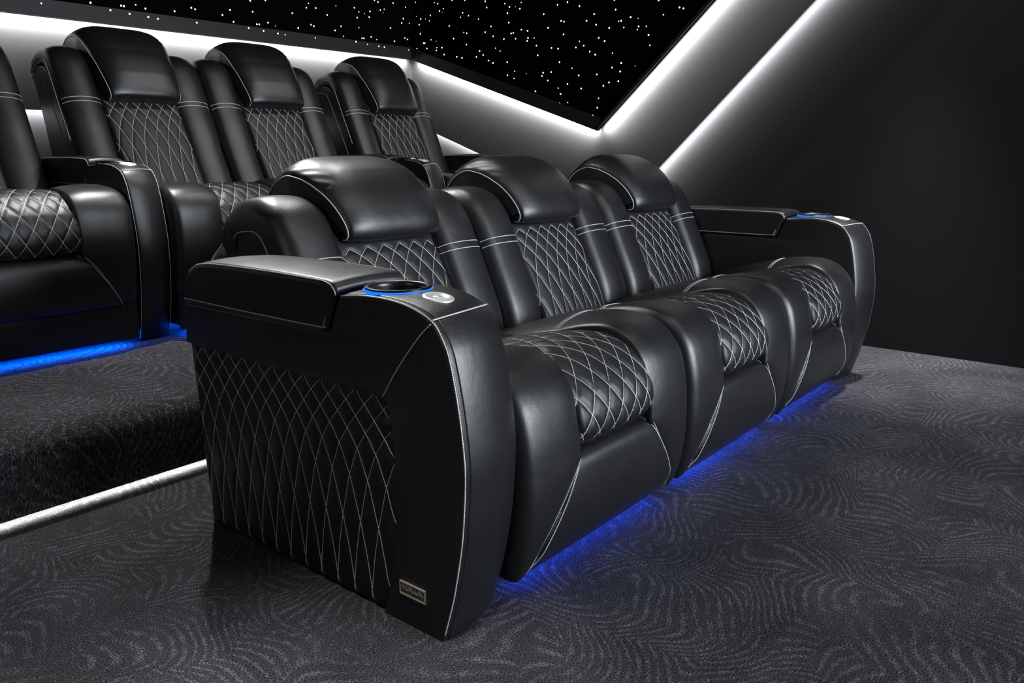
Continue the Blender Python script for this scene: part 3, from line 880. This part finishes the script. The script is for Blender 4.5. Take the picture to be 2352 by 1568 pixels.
# fibre-optic star lights, modelled as small domes set in the cladding
def star_mesh(axis):
    mb = MB(); rows = []
    for j in range(4):
        a = PI/2*j/3*0.98; rows.append([(math.cos(a)*math.cos(2*PI*k/10), math.cos(a)*math.sin(2*PI*k/10), math.sin(a)*0.5) for k in range(10)])
    mb.loops(rows)
    o = mb.build('star_light', [M['star']])
    me = o.data; bpy.data.objects.remove(o)
    rot = Matrix.Rotation(-PI/2, 4, 'Y') if axis == 'x' else Matrix.Rotation(PI/2, 4, 'X')
    me.transform(rot)
    return me
mB, mR = star_mesh('y'), star_mesh('x')
def star(me, loc, s):
    o = bpy.data.objects.new('star_light', me); COL.objects.link(o)
    o.location = loc; r = 0.0050*(0.62+0.38*s if s >= 1 else s*0.85); o.scale = (r, r, r)
    return o
for t in STARS_BACK:
    s = t[2] if len(t) > 2 else random.choice((1.0, 1.15, 0.9, 1.0))
    o = star(mB, (t[0], YS-0.0004 if t[1] > 1.768 else YS-0.0126, t[1]), s)
    tag(o, 'tiny white star point in the black wall over the back row seats', 'star light', 'star points over the back row')
for t in STARS_RIGHT:
    s = t[2] if len(t) > 2 else random.choice((1.0, 1.15, 0.9, 1.0))
    o = star(mR, (XS-0.0004, t[0], t[1]), s)
    tag(o, 'tiny white star point in the black wedge between the sloping light strips', 'star light', 'star points in the wedge')

# ------------------------------------------------------------------ lamps: ceiling spots, LED tape, added area lights
def spot(loc, target, power, size, blend=0.6, radius=0.06, col=(1, 1, 1)):
    d = bpy.data.lights.new('ceiling_spot', 'SPOT'); d.energy = power; d.spot_size = math.radians(size)
    d.spot_blend = blend; d.shadow_soft_size = radius; d.color = col
    o = bpy.data.objects.new('ceiling_spot', d); COL.objects.link(o); o.location = loc
    o.rotation_euler = (Vector(target)-Vector(loc)).to_track_quat('-Z', 'Y').to_euler()
    return o
def area(loc, target, power, sx, sy, col=(1, 1, 1), spread=180):
    d = bpy.data.lights.new('added_area_light', 'AREA'); d.energy = power; d.shape = 'RECTANGLE'; d.size = sx; d.size_y = sy; d.color = col; d.spread = math.radians(spread)  # plain area light, added out of view; there is no screen
    o = bpy.data.objects.new('added_area_light', d); COL.objects.link(o); o.location = loc
    o.rotation_euler = (Vector(target)-Vector(loc)).to_track_quat('-Z', 'Y').to_euler()
    return o
area((2.9, -3.15, 1.7), (2.4, 2.0, 0.75), 138, 2.6, 1.5, (0.84, 0.92, 1.0), 105)  # added soft key from the front for the leather faces
area((4.15, -2.7, 1.65), (2.4, 3.6, 0.9), 8, 0.28, 1.7, (0.92, 0.96, 1.0), 80)  # added tall strip that puts streaks on the bolsters
area((1.9, 0.6, 2.68), (2.2, 2.4, 0.4), 7, 2.4, 0.35, (1.0, 0.97, 0.94), 110)  # added overhead panel for highlights on the leather
for lx in (2.75, 3.5, 4.25):
    spot((lx, 2.6, 2.7), (lx-0.7, 3.7, 0.9), 30, 75, 0.8, 0.09)  # unseen spots added to streak the back row bolsters
area((-2.2, 1.4, 1.7), (1.1, 1.6, 0.3), 2.2, 0.8, 1.2, (0.95, 0.97, 1.0), 80)  # added dim fill for the near armrest's side and threads
spot((4.05, 1.0, 2.7), (4.05, 1.02, 0), 650, 40, 1.0)
spot((2.47, 2.75, 2.7), (2.2, 1.9, 0.8), 75, 90, 0.9, 0.06)
spot((1.95, 3.45, 2.7), (0.9, 2.35, 0.0), 330, 80, 0.8, 0.04)
spot((0.62, 0.55, 2.7), (0.62, 0.85, 0), 380, 38, 1.0)
spot((2.9, -0.1, 2.7), (2.9, 0.5, 0), 16, 80, 1.0)

def tape(a, b, to_wall, down, per_m, deg=40, spread=124):
    """LED tape between two points, its beam turned from straight down towards the wall it grazes"""
    a, b = Vector(a), Vector(b); e = (b-a); ln = e.length; e.normalize()
    dn = Vector(down); dn = (dn-e*dn.dot(e)).normalized()
    aim = dn*math.cos(math.radians(deg))+Vector(to_wall)*math.sin(math.radians(deg))
    z = -aim; y = z.cross(e)
    d = bpy.data.lights.new('led_tape', 'AREA'); d.shape = 'RECTANGLE'; d.size = ln; d.size_y = 0.006
    d.energy = per_m*ln; d.color = (1.0, 0.985, 0.97); d.spread = math.radians(spread)
    o = bpy.data.objects.new('led_tape', d); COL.objects.link(o)
    m = Matrix((e, y, z)).transposed().to_4x4(); m.translation = (a+b)/2; o.matrix_world = m
def up(a, b, d):
    n = offs(a, b, d); t = Vector((b[0]-a[0], b[1]-a[1])).normalized()*0.02
    return (a[0]+n[0]+t[0], a[1]+n[1]+t[1]), (b[0]+n[0]-t[0], b[1]+n[1]-t[1])
TP = 15.0
xs, ys = XS+0.0215, YS+0.0215
tape((X0+0.02, ys, 1.693), (XS, ys, 1.693), (0, 1, 0), (0, 0, -1), TP)
for a, b in ((S0, S1), (S1, S3)):
    p, q = up(a, b, 0.010); n = offs(a, b, 1)
    tape((xs, *p), (xs, *q), (1, 0, 0), (0, -n[0], -n[1]), TP)
xp, yp = XB+0.0175, YB+0.0175
tape((X0+0.02, yp, 1.245), (XB, yp, 1.245), (0, 1, 0), (0, 0, -1), TP*1.3)
for a, b in ((P0, P1), (P1, P3)):
    p, q = up(a, b, 0.010); n = offs(a, b, 1)
    tape((xp, *p), (xp, *q), (1, 0, 0), (0, -n[0], -n[1]), TP*1.3)

w = bpy.data.worlds.new('room'); SC.world = w; w.use_nodes = True
w.node_tree.nodes['Background'].inputs[0].default_value = (0.5, 0.55, 0.6, 1)
w.node_tree.nodes['Background'].inputs[1].default_value = 0.0

# ------------------------------------------------------------------ camera
cam = bpy.data.cameras.new('camera'); co = bpy.data.objects.new('camera', cam); COL.objects.link(co)
cam.sensor_width = 36.0; cam.lens = 28.3334; cam.clip_start = 0.02
R = Matrix(((0.63139119, 0.178941725, -0.754536297), (-0.775464321, 0.145067598, -0.614500186), (-0.000500955, 0.973105981, 0.230357327)))
co.matrix_world = Matrix.Translation((0, 0, 1.03)) @ R.to_4x4()
# R maps camera axes to room axes
SC.camera = co
SC.view_settings.view_transform = 'Standard'; SC.view_settings.look = 'None'
SC.view_settings.exposure = 0.0; SC.view_settings.gamma = 1.0; SC.view_settings.use_curve_mapping = False
SC.cycles.use_denoising = True
SC.cycles.max_bounces = 4; SC.cycles.diffuse_bounces = 2; SC.cycles.glossy_bounces = 2
SC.cycles.use_adaptive_sampling = True; SC.cycles.adaptive_threshold = 0.06; SC.cycles.adaptive_min_samples = 16
SC.cycles.sample_clamp_indirect = 4.0
